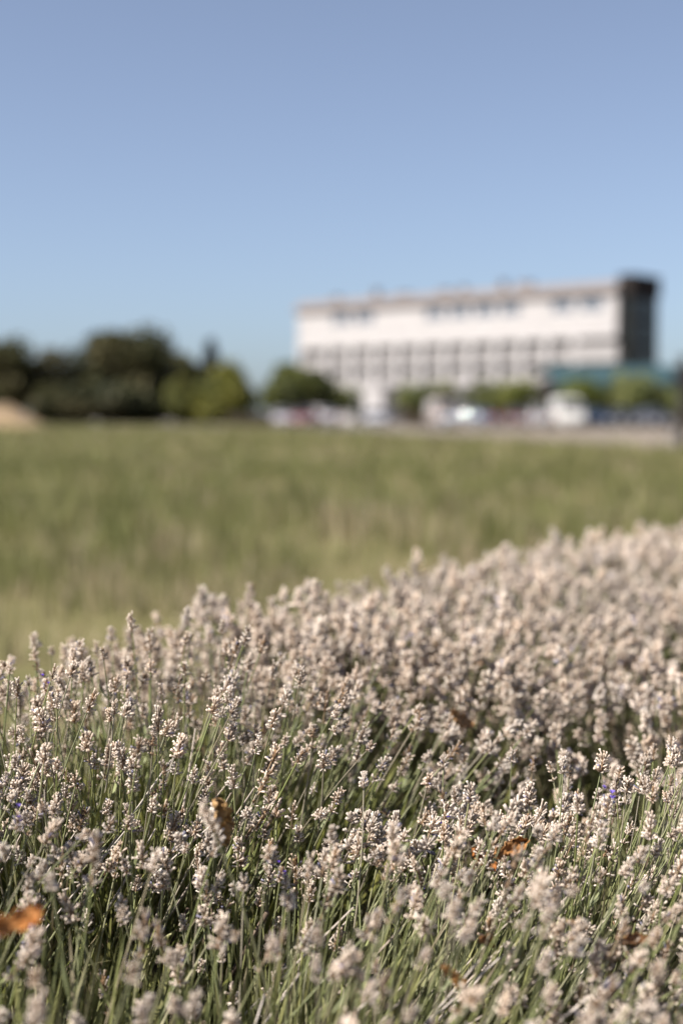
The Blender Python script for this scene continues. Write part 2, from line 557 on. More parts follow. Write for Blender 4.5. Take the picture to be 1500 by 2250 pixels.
# ------------------------------------------------------------------ cars
def car(name, label, X, Y, rz, paint, van=False, rough=0.25, metal=0.0):
    t = thing(name, label, 'van' if van else 'car', (X, Y, 0.008), rz, 'vehicles parked in front of the hotel')
    pm, _, pb = principled('car_paint', paint, rough, 0.5, metal)
    pb.inputs["Coat Weight"].default_value = 0.6
    pb.inputs["Coat Roughness"].default_value = 0.05
    if van:
        st = [(-2.5, .55, .62, .80, .74), (-2.4, .80, .84, .92, .86), (-1.95, 1.12, 1.18, .98, .86), (-1.2, 1.2, 2.05, .99, .80), (-0.6, 1.2, 2.2, .99, .80),
              (2.1, 1.2, 2.22, .99, .82), (2.45, 1.2, 2.05, .98, .82), (2.5, .6, .9, .94, .85)]
        ws, rw, roof_i = (2, 3), (6, 7), (3, 6)
    else:
        st = [(-2.15, .48, .58, .68, .6), (-2.05, .66, .72, .80, .7), (-1.0, .88, .96, .88, .74), (-.25, .93, 1.42, .89, .60), (.35, .94, 1.47, .89, .60),
              (1.15, .95, 1.42, .88, .60), (1.85, .97, 1.06, .86, .70), (2.1, .66, .78, .80, .70)]
        ws, rw, roof_i = (2, 3), (5, 6), (3, 5)
    m = MB()
    rings = []
    for x, zb, zt, hw, rh in st:
        zl = 0.26 if abs(x) < 2.0 else 0.34
        half = [(hw * .86, zl), (hw, zl + .2), (hw * 1.0, zb), (rh + .04, zt - .05), (rh * .6, zt + .0)]
        ring = [(x, -y, z) for y, z in half] + [(x, y, z) for y, z in reversed(half)]
        rings.append(ring)
    base = len(m.v)
    for r in rings: m.v += r
    k = len(rings[0])
    for i in range(len(rings) - 1):
        for j in range(k):
            a, b = base + i * k + j, base + i * k + (j + 1) % k
            m.f.append((a, b, b + k, a + k))
    m.f.append(tuple(base + j for j in reversed(range(k))))
    m.f.append(tuple(base + (len(rings) - 1) * k + j for j in range(k)))
    m.build('body', pm, t, True)
    # glass set 12 mm outside the shell; the screens bulge like real ones
    def screen(i, j, nm, sgn):
        A, B = rings[i], rings[j]
        nu, nv = 10, 6
        lo = [Vector(A[3]), Vector(A[4]), Vector(A[5]), Vector(A[6])]
        hi = [Vector(B[3]), Vector(B[4]), Vector(B[5]), Vector(B[6])]
        lo0, lo1, hi0, hi1 = lo[0], lo[3], hi[0], hi[3]
        V, F = [], []
        nrm = (hi0 - lo0).cross(lo1 - lo0).normalized()
        if nrm.x * sgn < 0: nrm = -nrm
        for b in range(nv + 1):
            for a in range(nu + 1):
                u, v = .06 + .88 * a / nu, .10 + .82 * b / nv
                p = (lo0 * (1 - u) + lo1 * u) * (1 - v) + (hi0 * (1 - u) + hi1 * u) * v
                p = p + nrm * (.045 + .05 * (1 - (2 * u - 1) ** 2) + .02 * (1 - (2 * v - 1) ** 2))
                V.append(p)
        for b in range(nv):
            for a in range(nu):
                q = b * (nu + 1) + a
                F.append((q, q + 1, q + nu + 2, q + nu + 1))
        mm = MB(); mm.v = [tuple(p) for p in V]; mm.f = F
        mm.build(nm, M['car_glass'], t, True)
    screen(ws[0], ws[1], 'windscreen', -1)
    if van:
        MB().box(2.47, 2.53, -.62, .62, 1.3, 1.85).build('rear_window', M['car_glass'], t)
    else:
        screen(rw[1], rw[0], 'rear_window', 1)
    for s in (0, 1):
        idx_b, idx_t = (2, 3) if s == 0 else (7, 6)
        off = Vector((0, -.012 if s == 0 else .012, .004))
        spans = [(2, 3, .45, 1.0)] + [(i, i + 1, 0.03, .97) for i in range(roof_i[0], roof_i[1] if not van else roof_i[0] + 1)]
        for i, j, f0, f1 in spans:
            lo0, lo1 = Vector(rings[i][idx_b]), Vector(rings[j][idx_b])
            hi0, hi1 = Vector(rings[i][idx_t]), Vector(rings[j][idx_t])
            q = []
            for f, g in ((f0, .1), (f1, .1), (f1, .86), (f0, .86)):
                q.append((lo0.lerp(lo1, f)).lerp(hi0.lerp(hi1, f), g) + off)
            MB().poly(q if s == 0 else q[::-1]).build('side_window', M['car_glass'], t)
    r = .33 if van else .31
    for x in ((-1.55, 1.55) if van else (-1.35, 1.3)):
        for s in (-1, 1):
            y = s * (.90 if van else .80)
            w = MB().tube([(x, y - .1, r), (x, y + .1, r)], [r, r], 20).build('wheel', M['tyre'], t, True)
            MB().tube([(x, y + s * .1, r), (x, y + s * .115, r)], [r * .62, r * .58], 14).build('rim', M['rim'], w)
    fx, bx = st[1][0], st[-1][0]
    zf = st[1][1]
    for s in (-1, 1):
        MB().box(fx - .12, fx + .1, s * .5 - .16, s * .5 + .16, zf - .16, zf - .02).build('headlight', M['lamp_white'], t)
        MB().box(bx - .2, bx + .03, s * .66 - .1, s * .66 + .1, .72, .98).build('tail_light', M['lamp_red'], t)
    for s in (-1, 1):
        MB().box(-.78, -.62, s * .98 - .1, s * .98 + .1, .98, 1.12).build('mirror', pm, t)
    MB().box(bx + .012, bx + .05, -.26, .26, .5, .62).build('number_plate', M['white_frame'], t)
    return t


# nose of the car is its local -x;  rz = 90 deg turns the nose towards the camera
N = rad(90)
def P(px, Y): return px_x(px, Y)
car('parked_car', 'pale lilac grey car farthest left in the row, under the round tree', P(624, 112), 112, N + .15, (0.33, 0.31, 0.33))
car('parked_car', 'red car parked between two pale cars below the round tree', P(668, 108), 108, N - .1, (0.17, 0.075, 0.075))
car('parked_car', 'white car just right of the red car near the round tree', P(716, 112), 112, -N + .1, (0.42, 0.40, 0.41))
car('parked_car', 'light grey car in front of the wide white porch', P(826, 110), 110, N, (0.34, 0.34, 0.36))
car('parked_van', 'beige van standing left of the glinting silver car', P(972, 108), 108, N + .1, (0.36, 0.30, 0.27), True)
car('parked_car', 'silver car throwing one bright round sun glint', P(1022, 100), 100, rad(-30), (0.66, 0.66, 0.66), False, 0.18, 1.0)
car('parked_car', 'dull red car under the clipped trees right of the glinting car', P(1132, 106), 106, N - .1, (0.13, 0.07, 0.065))
car('parked_car', 'white car close to the left flank of the tall white van', P(1183, 103), 103, -N, (0.30, 0.295, 0.30))
car('parked_van', 'tall white delivery van, brightest in the row of parked cars', P(1243, 101), 101, N, (0.52, 0.50, 0.47), True)
car('parked_car', 'dark blue car just right of the white van', P(1306, 104), 104, N, (0.03, 0.045, 0.08))
car('parked_car', 'blackish car second to the right of the white van', P(1366, 103), 103, N - .05, (0.03, 0.03, 0.035))
car('parked_car', 'dark grey car farthest right in the row, by the pavilion', P(1432, 100), 100, N + .1, (0.06, 0.06, 0.07))

# dark post at the right border, on the track
m = MB()
m.tube([(0, 0, -.1), (0, 0, 2.6)], [.15, .13], 10).tube([(0, 0, 2.6), (0, 0, 2.68)], [.17, .14], 10)
t = thing('wooden_post', 'dark round wooden post beside the track at the right edge', 'post', (P(1497, 41.5), 41.5, 0))
m.build('pole', M['dark_wood'], t)
MB().box(-.32, .32, -.18, -.16, 1.75, 2.3).build('sign_plate', M['dark_metal'], t)
MB().tube([(-.32, -.02, .34), (-.32, -.05, .34)], [.10, .10], 14).build('glint_disc', M['rim'], t)  # bright metal disc added to the post to give a sun glint
MB().box(-.34, -.12, -.019, .01, .31, .37).build('bracket', M['dark_metal'], t)


# ------------------------------------------------------------------ trees
def crown_mesh(name, seed, lumps, leaves, size, shape='round', tints=((.05, .055, .02), (.075, .075, .03), (.035, .04, .018))):
    r = np.random.default_rng(seed)
    C, Rr = [], []
    for i in range(lumps):
        while True:
            p = r.uniform(-1, 1, 3)
            if np.linalg.norm(p) < 1: break
        if shape == 'cone':
            h = r.uniform(0, 1)
            a = r.uniform(0, 2 * math.pi)
            q = (1 - h) * .62 + .04
            C.append((q * math.cos(a) * .8, q * math.sin(a) * .8, h * 2 - 1)); Rr.append(.16 + .28 * (1 - h))
        elif shape == 'flat':
            C.append((p[0] * .78, p[1] * .78, p[2] * .5)); Rr.append(r.uniform(.28, .45))
        else:
            C.append(tuple(p * .66)); Rr.append(r.uniform(.26, .46))
    C, Rr = np.array(C), np.array(Rr)
    k = r.integers(0, lumps, leaves)
    D = r.normal(size=(leaves, 3)); D /= np.linalg.norm(D, axis=1, keepdims=True)
    Pp = C[k] + D * (Rr[k] * r.uniform(.45, 1.0, leaves) ** .6)[:, None]
    nrm = D + r.normal(size=(leaves, 3)) * .7
    Rm = basis(nrm, r.uniform(0, 6.28, leaves))
    V = np.array([(-.5, 0, 0), (0, -.32, .06), (.5, 0, 0), (0, .32, .06)])
    F = np.array([(0, 1, 2), (0, 2, 3)])
    PV, PF = tile(V, F, Rm, Pp, size * r.uniform(.6, 1.3, leaves))
    lo_, hi_ = np.percentile(PV, 1.5, axis=0), np.percentile(PV, 98.5, axis=0)
    PV = (PV - (lo_ + hi_) / 2) / ((hi_ - lo_) / 2)
    ti = np.array(tints)[r.integers(0, len(tints), lumps)][k] * r.uniform(.75, 1.3, (leaves, 1))
    return np_mesh(name, PV, PF, np.repeat(ti, 4, 0), M['crown'])


DARK = ((.056, .058, .022), (.075, .073, .028), (.040, .045, .018), (.09, .08, .034))
YEL = ((.105, .108, .026), (.135, .13, .032), (.08, .086, .026))
BLUE = ((.030, .038, .036), (.042, .05, .05))
PLANE = ((.13, .145, .04), (.18, .188, .055), (.10, .118, .035))
CR = {
    'dark': [crown_mesh('dark_crown', s, 22, 5200, .15, 'round', DARK) for s in (1, 2, 3)],
    'yellow': [crown_mesh('yellow_green_crown', s, 18, 3600, .15, 'round', YEL) for s in (4, 5)],
    'conifer': [crown_mesh('conifer_crown', 6, 30, 4500, .11, 'cone', BLUE)],
    'plane': [crown_mesh('clipped_crown', s, 16, 3200, .13, 'flat', PLANE) for s in (7, 8)],
    'mid': [crown_mesh('green_crown', 9, 20, 4200, .14, 'round', ((.075, .084, .03), (.11, .115, .038), (.055, .062, .025)))],
}


def tree(name, label, cat, pxc, Y, px_w, py_top, py_bot, kind, i=0, group=None, trunk_r=.2, depth=None):
    """Tree whose crown spans px_w pixels and reaches from py_bot up to py_top at distance Y."""
    s = Y / 3125.0
    X = px_x(pxc, Y)
    w = px_w * s / 2
    zt, zb = CAM_H + (912 - py_top) * s, CAM_H + (912 - py_bot) * s
    zb = max(zb, .3)
    t = thing(name, label, cat, (X, Y, 0), 0, group)
    zc, hh = (zt + zb) / 2, (zt - zb) / 2
    m = MB()
    m.tube([(0, 0, -.1), (.03, .02, zb * .6), (.05, 0, zc)], [trunk_r * 1.25, trunk_r, trunk_r * .55], 9)
    r = np.random.default_rng(int(pxc))
    for k in range(6):
        a = 2 * math.pi * k / 6 + r.uniform(-.3, .3)
        z0 = zb * .8 + (zc - zb * .8) * r.uniform(0, .8)
        q = r.uniform(.45, .75)
        m.tube([(.03, 0, z0), (w * q * .5 * math.cos(a), w * q * .5 * math.sin(a), z0 + hh * .35), (w * q * math.cos(a), w * q * math.sin(a), z0 + hh * .75)], [trunk_r * .5, trunk_r * .3, trunk_r * .1], 6)
    m.build('trunk', M['bark'], t, True)
    c = link('crown', CR[kind][i % len(CR[kind])], t, (0, 0, zc), (0, 0, pxc * .37), (w, (depth or w), hh))
    return t


TG = 'trees at the far end of the field'
tree('leafy_tree', 'dark tree above the bare earth bank at the far left', 'tree', 8, 150, 140, 756, 905, 'dark', 0, TG, .25)
tree('leafy_tree', 'lower dark tree beside the earth bank, first right of it', 'tree', 118, 152, 120, 784, 925, 'dark', 1, TG, .25)
tree('leafy_tree', 'dark tree with a flat top between the bank and the tallest round tree', 'tree', 190, 156, 125, 782, 925, 'dark', 2, TG, .25)
tree('leafy_tree', 'tallest dark round tree in the clump left of the hotel', 'tree', 296, 150, 190, 738, 925, 'dark', 0, TG, .35)
tree('leafy_tree', 'dark tree pressed behind the right flank of the tallest round tree', 'tree', 398, 165, 110, 792, 925, 'dark', 1, TG, .25)
tree('conifer_tree', 'slim blackish conifer rising behind the yellow green tree', 'tree', 455, 175, 56, 752, 925, 'conifer', 0, TG, .25)
tree('leafy_tree', 'bright yellow green tree at the right end of the dark clump', 'tree', 494, 142, 112, 806, 924, 'yellow', 0, TG, .18)
tree('bushy_tree', 'small yellow green bush between the tallest tree and the bright tree', 'bush', 405, 143, 84, 836, 926, 'yellow', 1, TG, .12)
tree('bushy_tree', 'low dark bush at the foot of the tallest round tree', 'bush', 250, 144, 210, 845, 934, 'dark', 2, TG, .15)
tree('bushy_tree', 'low dark bush at the foot of the trees near the earth bank', 'bush', 140, 146, 130, 850, 934, 'dark', 1, TG, .15)
tree('bushy_tree', 'low dark bush under the bright yellow green tree', 'bush', 440, 148, 130, 880, 934, 'mid', 0, TG, .15)
tree('leafy_tree', 'round green tree in front of the left end of the hotel', 'tree', 652, 122, 128, 806, 898, 'mid', 0, None, .2)
PG = 'clipped trees in front of the hotel'
tree('clipped_tree', 'clipped flat tree just right of the round green tree', 'tree', 742, 124, 106, 848, 904, 'plane', 0, PG, .13)
tree('clipped_tree', 'clipped flat tree between the two white porches, left one', 'tree', 915, 122, 83, 844, 900, 'plane', 1, PG, .13)
tree('clipped_tree', 'clipped flat tree between the two white porches, right one', 'tree', 968, 123, 78, 842, 898, 'plane', 0, PG, .13)
tree('clipped_tree', 'clipped flat tree right above the silver and red cars', 'tree', 1076, 122, 87, 838, 898, 'plane', 1, PG, .13)
tree('clipped_tree', 'clipped flat tree left of the tall white van', 'tree', 1138, 121, 87, 838, 898, 'plane', 0, PG, .13)
tree('clipped_tree', 'clipped flat tree before the left end of the teal pavilion', 'tree', 1274, 118, 97, 836, 900, 'plane', 1, PG, .13)
tree('clipped_tree', 'clipped flat tree before the middle of the teal pavilion', 'tree', 1402, 116, 124, 828, 910, 'plane', 0, PG, .14)
tree('clipped_tree', 'clipped flat tree by the right border, before the pavilion', 'tree', 1520, 114, 115, 832, 908, 'plane', 1, PG, .14)


# low hedge, then dark hedge forms put in for shade under trees and pavilion
def hedge(label, px0, px1, Y, h, seed, kind='dark'):
    r = np.random.default_rng(seed)
    x0, x1 = px_x(px0, Y), px_x(px1, Y)
    n = int((x1 - x0) * 260)
    Pp = np.stack([r.uniform(x0, x1, n), r.normal(0, .3, n), r.uniform(0, 1, n) ** .7 * h], 1)
    Pp[:, 0] -= (x0 + x1) / 2
    V = np.array([(-.5, 0, 0), (0, -.32, .06), (.5, 0, 0), (0, .32, .06)])
    F = np.array([(0, 1, 2), (0, 2, 3)])
    PV, PF = tile(V, F, basis(r.normal(size=(n, 3)), r.uniform(0, 6, n)), Pp, .14 * r.uniform(.6, 1.3, n))
    ti = np.array(DARK)[r.integers(0, 4, n)]
    t = thing('clipped_hedge', label, 'hedge', ((x0 + x1) / 2, Y, 0))
    link('foliage', np_mesh('hedge_foliage', PV, PF, np.repeat(ti, 4, 0), M['crown']), t)
    MB().box((x0 - x1) / 2, (x1 - x0) / 2, -.12, .12, 0, h * .8).build('branches', M['bark'], t)


hedge('low dark hedge between the yellow green tree and the round tree', 500, 610, 128, 1.25, 1)
hedge('dark hedge form as shade behind the cars, between the two white porches', 885, 985, 126, 2.0, 2)
hedge('dark hedge form as shade behind the red and white cars left of the van', 1062, 1205, 125, 1.9, 3)
hedge('dark hedge form as shade along the front of the teal pavilion', 1270, 1540, 126, 1.7, 4)


# ------------------------------------------------------------------ grass of the field
def grass():
    r = np.random.default_rng(5)
    X, Y, W, H = [], [], [], []
    for y0, y1, dens, w, h in ((3.2, 9, 620, .0065, .24), (9, 16, 320, .010, .28), (16, 30, 130, .016, .26), (30, 60, 26, .028, .28), (60, 128, 5, .06, .30)):
        hw = .30 * y1 + 2.0
        n = int(dens * 2 * hw * (y1 - y0))
        x, y = r.uniform(-hw, hw, n), r.uniform(y0, y1, n)
        keep = np.abs(x) < .30 * y + 1.6
        # off the lavender bed and off the track
        ex = np.interp(y, [e[1] for e in EDGE], [e[0] for e in EDGE])
        keep &= x < ex - .1 + r.normal(0, .15, n)
        bed = np.interp(y, [0.9, 3.1, 5.4, 13.8], [-2.6, -.5, 1.1, 7.6])
        keep &= (x < bed - .02) | (y > 13.8)
        cl = vnoise(x * 2.6, y * 1.3, 1) * .65 + vnoise(x * 8, y * 6, 2) * .35
        thin = np.clip((12 - y) / 8, 0, 1) * .30
        keep &= r.uniform(0, 1, n) < np.clip((cl - .20 - thin * .6) * 2.4, .2, 1)
        x, y, cl = x[keep], y[keep], cl[keep]
        X.append(x); Y.append(y)
        W.append(w * r.uniform(.7, 1.4, len(x)))
        H.append(h * r.uniform(.45, 1.1, len(x)) * (.4 + 1.15 * cl) * np.clip(.55 + (y - 4) / 14, .55, 1))
    X, Y, W, H = map(np.concatenate, (X, Y, W, H))
    n = len(X)
    a = r.uniform(0, 6.283, n)
    lean = np.abs(r.normal(.0, .34, n))
    ca, sa = np.cos(a), np.sin(a)
    ux, uy = -sa, ca
    z0 = np.zeros(n)
    def pt(t, side):
        off = lean * H * t * t
        ww = W * (1 - .55 * t) * .5 * side
        return np.stack([X + ca * off + ux * ww, Y + sa * off + uy * ww, H * t * (1 - .25 * lean * t)], 1)
    P_ = np.stack([pt(0, -1), pt(0, 1), pt(.55, -1), pt(.55, 1), pt(1, 0)], 1).reshape(-1, 3)
    F = np.array([(0, 1, 3), (0, 3, 2), (2, 3, 4)])
    FF = (F[None] + (np.arange(n) * 5)[:, None, None]).reshape(-1, 3)
    straw = vnoise(X * .9 + 7, Y * .45, 4) * .6 + vnoise(X * 2.9, Y * 1.4, 8) * .4
    pn = np.clip((straw - .55) * 2.2 + np.clip((13 - Y) / 9, 0, 1) * .42, 0.05, .95)
    isst = r.uniform(0, 1, n) < pn
    g = np.array([(.128, .138, .042), (.158, .158, .053), (.106, .120, .038), (.168, .163, .066)])[r.integers(0, 4, n)]
    s = np.array([(.33, .265, .165), (.28, .215, .135), (.36, .30, .20)])[r.integers(0, 3, n)]
    ti = np.where(isst[:, None], s, g) * r.uniform(.8, 1.2, (n, 1))
    o = link('grass', np_mesh('grass', P_, FF, np.repeat(ti, 5, 0), M['grass']))
    tag(o, 'olive green and straw coloured grass covering the open field', 'grass', kind='stuff')


grass()


# ------------------------------------------------------------------ lavender: templates
def ring_template(sides, prof, tipz):
    V, F = [], []
    for z, q in prof:
        for k in range(sides):
            w = 2 * math.pi * k / sides
            V.append((q * math.cos(w), q * math.sin(w), z))
    V.append((0, 0, tipz))
    for i in range(len(prof) - 1):
        for k in range(sides):
            a, b = i * sides + k, i * sides + (k + 1) % sides
            F += [(a, b, b + sides), (a, b + sides, a + sides)]
    last = (len(prof) - 1) * sides
    for k in range(sides):
        F.append((last + k, last + (k + 1) % sides, len(V) - 1))
    return np.array(V, float), np.array(F, int)


CAL_V, CAL_F = ring_template(5, [(0, .075), (.35, .135), (.72, .115), (1.0, .165)], .90)
CLO_V, CLO_F = ring_template(3, [(0, .14), (.55, .23), (1.0, .20)], .98)
BR_V = np.array([(0, -.45, 0), (0, .45, 0), (.55, 0, .55), (.18, 0, 1.25)], float)
BR_F = np.array([(0, 1, 2), (0, 2, 3), (1, 3, 2)])

CREAM = np.array([(.78, .67, .565), (.73, .615, .505), (.81, .715, .615), (.66, .535, .43), (.77, .655, .565)])
BROWN = np.array([(.26, .17, .105), (.19, .13, .085), (.33, .225, .145)])
LILAC = np.array([(.34, .32, .42), (.42, .38, .46), (.26, .25, .35)])


def head_arrays(seed, detail=True, lilac=.05, age=0.0, gap=False, lenf=1.0, bare=.08):
    """Dried lavender spike along +z, base at the origin (metres)."""
    r = np.random.default_rng(seed)
    nw = int(r.integers(4, 7))
    zs, outs, cnts = [], [], []
    z = 0.002
    if gap:
        zs.append(-.015 - r.uniform(0, .008)); outs.append(58); cnts.append(6)
    for i in range(nw):
        f = i / (nw - 1)
        zs.append(z); outs.append(66 - 44 * f + r.normal(0, 4)); cnts.append(int((9 if detail else 6) * (1 - .35 * f) + r.integers(0, 2)))
        z += (.0056 - .0012 * f) * lenf * r.uniform(.85, 1.15)
    D, T, S, TI = [], [], [], []
    for zc, o, c in zip(zs, outs, cnts):
        ph = r.uniform(0, 6.28)
        for k in range(c):
            if r.uniform() < bare: continue
            a = ph + 2 * math.pi * k / c + r.normal(0, .22)
            th = rad(o + r.normal(0, 15))
            D.append((math.sin(th) * math.cos(a), math.sin(th) * math.sin(a), math.cos(th)))
            q = .0022
            T.append((q * math.cos(a), q * math.sin(a), zc + r.normal(0, .0011)))
            L = .0086 * r.uniform(.72, 1.22)
            if not detail: L *= 1.22
            S.append((L * r.uniform(.85, 1.2), L * r.uniform(.85, 1.2), L))
            u = r.uniform()
            c0 = CREAM[r.integers(len(CREAM))] if u > lilac + age * .35 else (LILAC[r.integers(3)] if u < lilac else BROWN[2] * 1.1)
            TI.append(c0 * r.uniform(.85, 1.1) * (1 - .38 * age))
    n = len(D)
    cv, cf = (CAL_V, CAL_F) if detail else (CLO_V, CLO_F)
    R = basis(np.array(D), r.uniform(0, 6, n))
    V, F = tile(cv, cf, R, np.array(T), np.array(S))
    tint = np.repeat(np.array(TI), len(cv), 0)
    if detail:
        # the foot of each calyx is a drier brown than its woolly tip
        foot = np.tile((cv[:, 2] < .05), n)
        tint[foot] = tint[foot] * .5 + BROWN[2] * .45
        bD, bT, bS = [], [], []
        for zc in zs:
            for k in range(3):
                a = r.uniform(0, 6.28)
                bD.append((.25 * math.cos(a), .25 * math.sin(a), 1)); bT.append((.0014 * math.cos(a), .0014 * math.sin(a), zc - .0006)); bS.append(.0042 * r.uniform(.8, 1.3))
        bR = []
        for d_, t_ in zip(bD, bT):
            a = math.atan2(t_[1], t_[0])
            bR.append(((math.cos(a), -math.sin(a), 0), (math.sin(a), math.cos(a), 0), (0, 0, 1)))
        bv, bf = tile(BR_V, BR_F, np.array(bR), np.array(bT), np.array(bS))
        F = np.vstack([F, bf + len(V)]); V = np.vstack([V, bv])
        tint = np.vstack([tint, np.repeat(BROWN[r.integers(0, 3, len(bT))], len(BR_V), 0)])
    # the axis between the whorls
    top = zs[-1] + .003
    av, af = ring_template(4, [(min(zs) - .002, .0012), (top * .5, .0012), (top, .0008)], top + .001)
    F = np.vstack([F, af + len(V)]); V = np.vstack([V, av])
    tint = np.vstack([tint, np.tile(BROWN[2], (len(av), 1))])
    return V, F, tint


def add_corollas(V, F, tint, seed, n=5):
    """A few late violet flowers left on the spike."""
    r = np.random.default_rng(seed)
    PV = np.array([(0, 0, 0), (.5, -.5, .7), (1.0, 0, 1.0), (.5, .5, .7), (.35, 0, .9)], float)
    PF = np.array([(0, 1, 4), (1, 2, 4), (2, 3, 4), (3, 0, 4)])
    a = r.uniform(0, 6.28, n); z = r.uniform(.008, .032, n)
    T, R = [], []
    for i in range(n):
        for k in range(4):
            b = a[i] + (k - 1.5) * .9
            T.append((.0062 * math.cos(a[i]), .0062 * math.sin(a[i]), z[i] + .004))
            R.append(((math.cos(b), -math.sin(b), 0), (math.sin(b), math.cos(b), 0), (0, 0, 1)))
    v, f = tile(PV, PF, np.array(R), np.array(T), np.full(len(T), .0042))
    col = np.array([(.20, .13, .55)]) * r.uniform(.8, 1.3, (len(v), 1))
    return np.vstack([V, v]), np.vstack([F, f + len(V)]), np.vstack([tint, col])


HEADS = []
HEAD_P = []
for s in range(24):
    age = (.0, .0, .15, .0, .3, .0, .0, .9, .0, .1, .0, .55)[s % 12]
    a = head_arrays(100 + s, True, .16 if s in (5, 14, 19) else .03, age, s % 3 == 1, (.85, 1.0, 1.1, 1.2)[s % 4], .55 if s in (7, 16, 22) else (.08, .2)[s % 2])
    if s in (5, 14): a = add_corollas(*a, 50 + s, 3)
    HEADS.append(np_mesh('flower_head', a[0], a[1], a[2], M['head']))
    HEAD_P.append(.10 if s in (5, 14) else .5 if age > .25 or s in (16, 19, 22) else 1.0)
HEAD_P = np.array(HEAD_P); HEAD_P /= HEAD_P.sum()
LOW_HEADS = [head_arrays(300 + s, False, .02, .0 if s % 4 else .25, s % 3 == 1) for s in range(8)]

STEM_L = 0.30
STEM_T = np.array([(.235, .245, .115), (.19, .21, .085), (.27, .265, .15), (.30, .26, .18)])


def stem_curve(bend, wig, n=7, L=STEM_L):
    t = np.linspace(0, 1, n)
    x = bend * t * t
    y = wig * np.sin(t * math.pi * .9)
    z = L * t * (1 - .5 * (bend / L) ** 2 * t)
    return np.stack([x, y, z], 1)


def tube_arrays(P_, r0, r1, sides=4):
    n = len(P_)
    V, F = [], []
    for i in range(n):
        q = r0 + (r1 - r0) * i / (n - 1)
        for k in range(sides):
            w = 2 * math.pi * (k + .5) / sides
            V.append((P_[i][0] + q * math.cos(w), P_[i][1] + q * math.sin(w), P_[i][2]))
    for i in range(n - 1):
        for k in range(sides):
            a, b = i * sides + k, i * sides + (k + 1) % sides
            F += [(a, b, b + sides), (a, b + sides, a + sides)]
    return np.array(V), np.array(F)


STEMS = []     # (mesh, tip location, tip matrix, low arrays)
for s in range(10):
    bend = rng.uniform(-.045, .055); wig = rng.uniform(-.012, .012)
    c = stem_curve(bend, wig)
    V, F = tube_arrays(c, .00125, .00092)
    ti = np.tile(STEM_T[s % 4], (len(V), 1))
    if s % 3 == 0:      # a pair of small leaves on the stalk
        lv = np.array([(0, -.0012, 0), (0, .0012, 0), (.012, .0019, .016), (.012, -.0019, .016), (.019, 0, .036)])
        lf = np.array([(0, 1, 2), (0, 2, 3), (3, 2, 4)])
        for sg in (1, -1):
            v2 = lv.copy(); v2[:, 0] *= sg; v2 += c[4]
            F = np.vstack([F, lf + len(V)]); V = np.vstack([V, v2]); ti = np.vstack([ti, np.tile(STEM_T[1], (5, 1))])
    tip = Vector(c[-1]); tan = (Vector(c[-1]) - Vector(c[-2])).normalized()
    q = Vector((0, 0, 1)).rotation_difference(tan)
    lowc = stem_curve(bend, wig, 4)
    lv_, lf_ = tube_arrays(lowc, .0015, .0012, 3)
    STEMS.append((np_mesh('flower_stalk', V, F, ti, M['stem']), tip, q, lv_, lf_))

FAR_STALKS = []
for s in range(24):
    st_ = STEMS[s % 10]
    hv, hf, ht = LOW_HEADS[s % 8]
    P_ = (hv * .93) @ np.array(st_[2].to_matrix()).T + np.array(st_[1])
    V = np.vstack([st_[3], P_]); F = np.vstack([st_[4], hf + len(st_[3])])
    FAR_STALKS.append(np_mesh('flower_stalk', V, F, np.vstack([np.tile(STEM_T[s % 4], (len(st_[3]), 1)), ht]), M['head']))

LEAF_V = np.array([(0, -.5, 0), (0, .5, 0), (.02, -.62, .5), (.02, .62, .5), (.10, 0, 1.0)], float)
LEAF_F = np.array([(0, 1, 3), (0, 3, 2), (2, 3, 4)])


def in_view(p, margin=120):
    if p[1] < .3: return False
    v = Vector((p[0], p[1], p[2] - CAM_H))
    dz = v.y * math.cos(PITCH) - v.z * math.sin(PITCH)
    dy = v.z * math.cos(PITCH) + v.y * math.sin(PITCH)
    if dz < .2: return False
    px = 750 + 3125 * v.x / dz
    py = 1125 - 3125 * dy / dz
    return -margin < px < 1500 + margin and 1000 < py < 2250 + margin


PLANT_GROUP = 'lavender plants in the row'


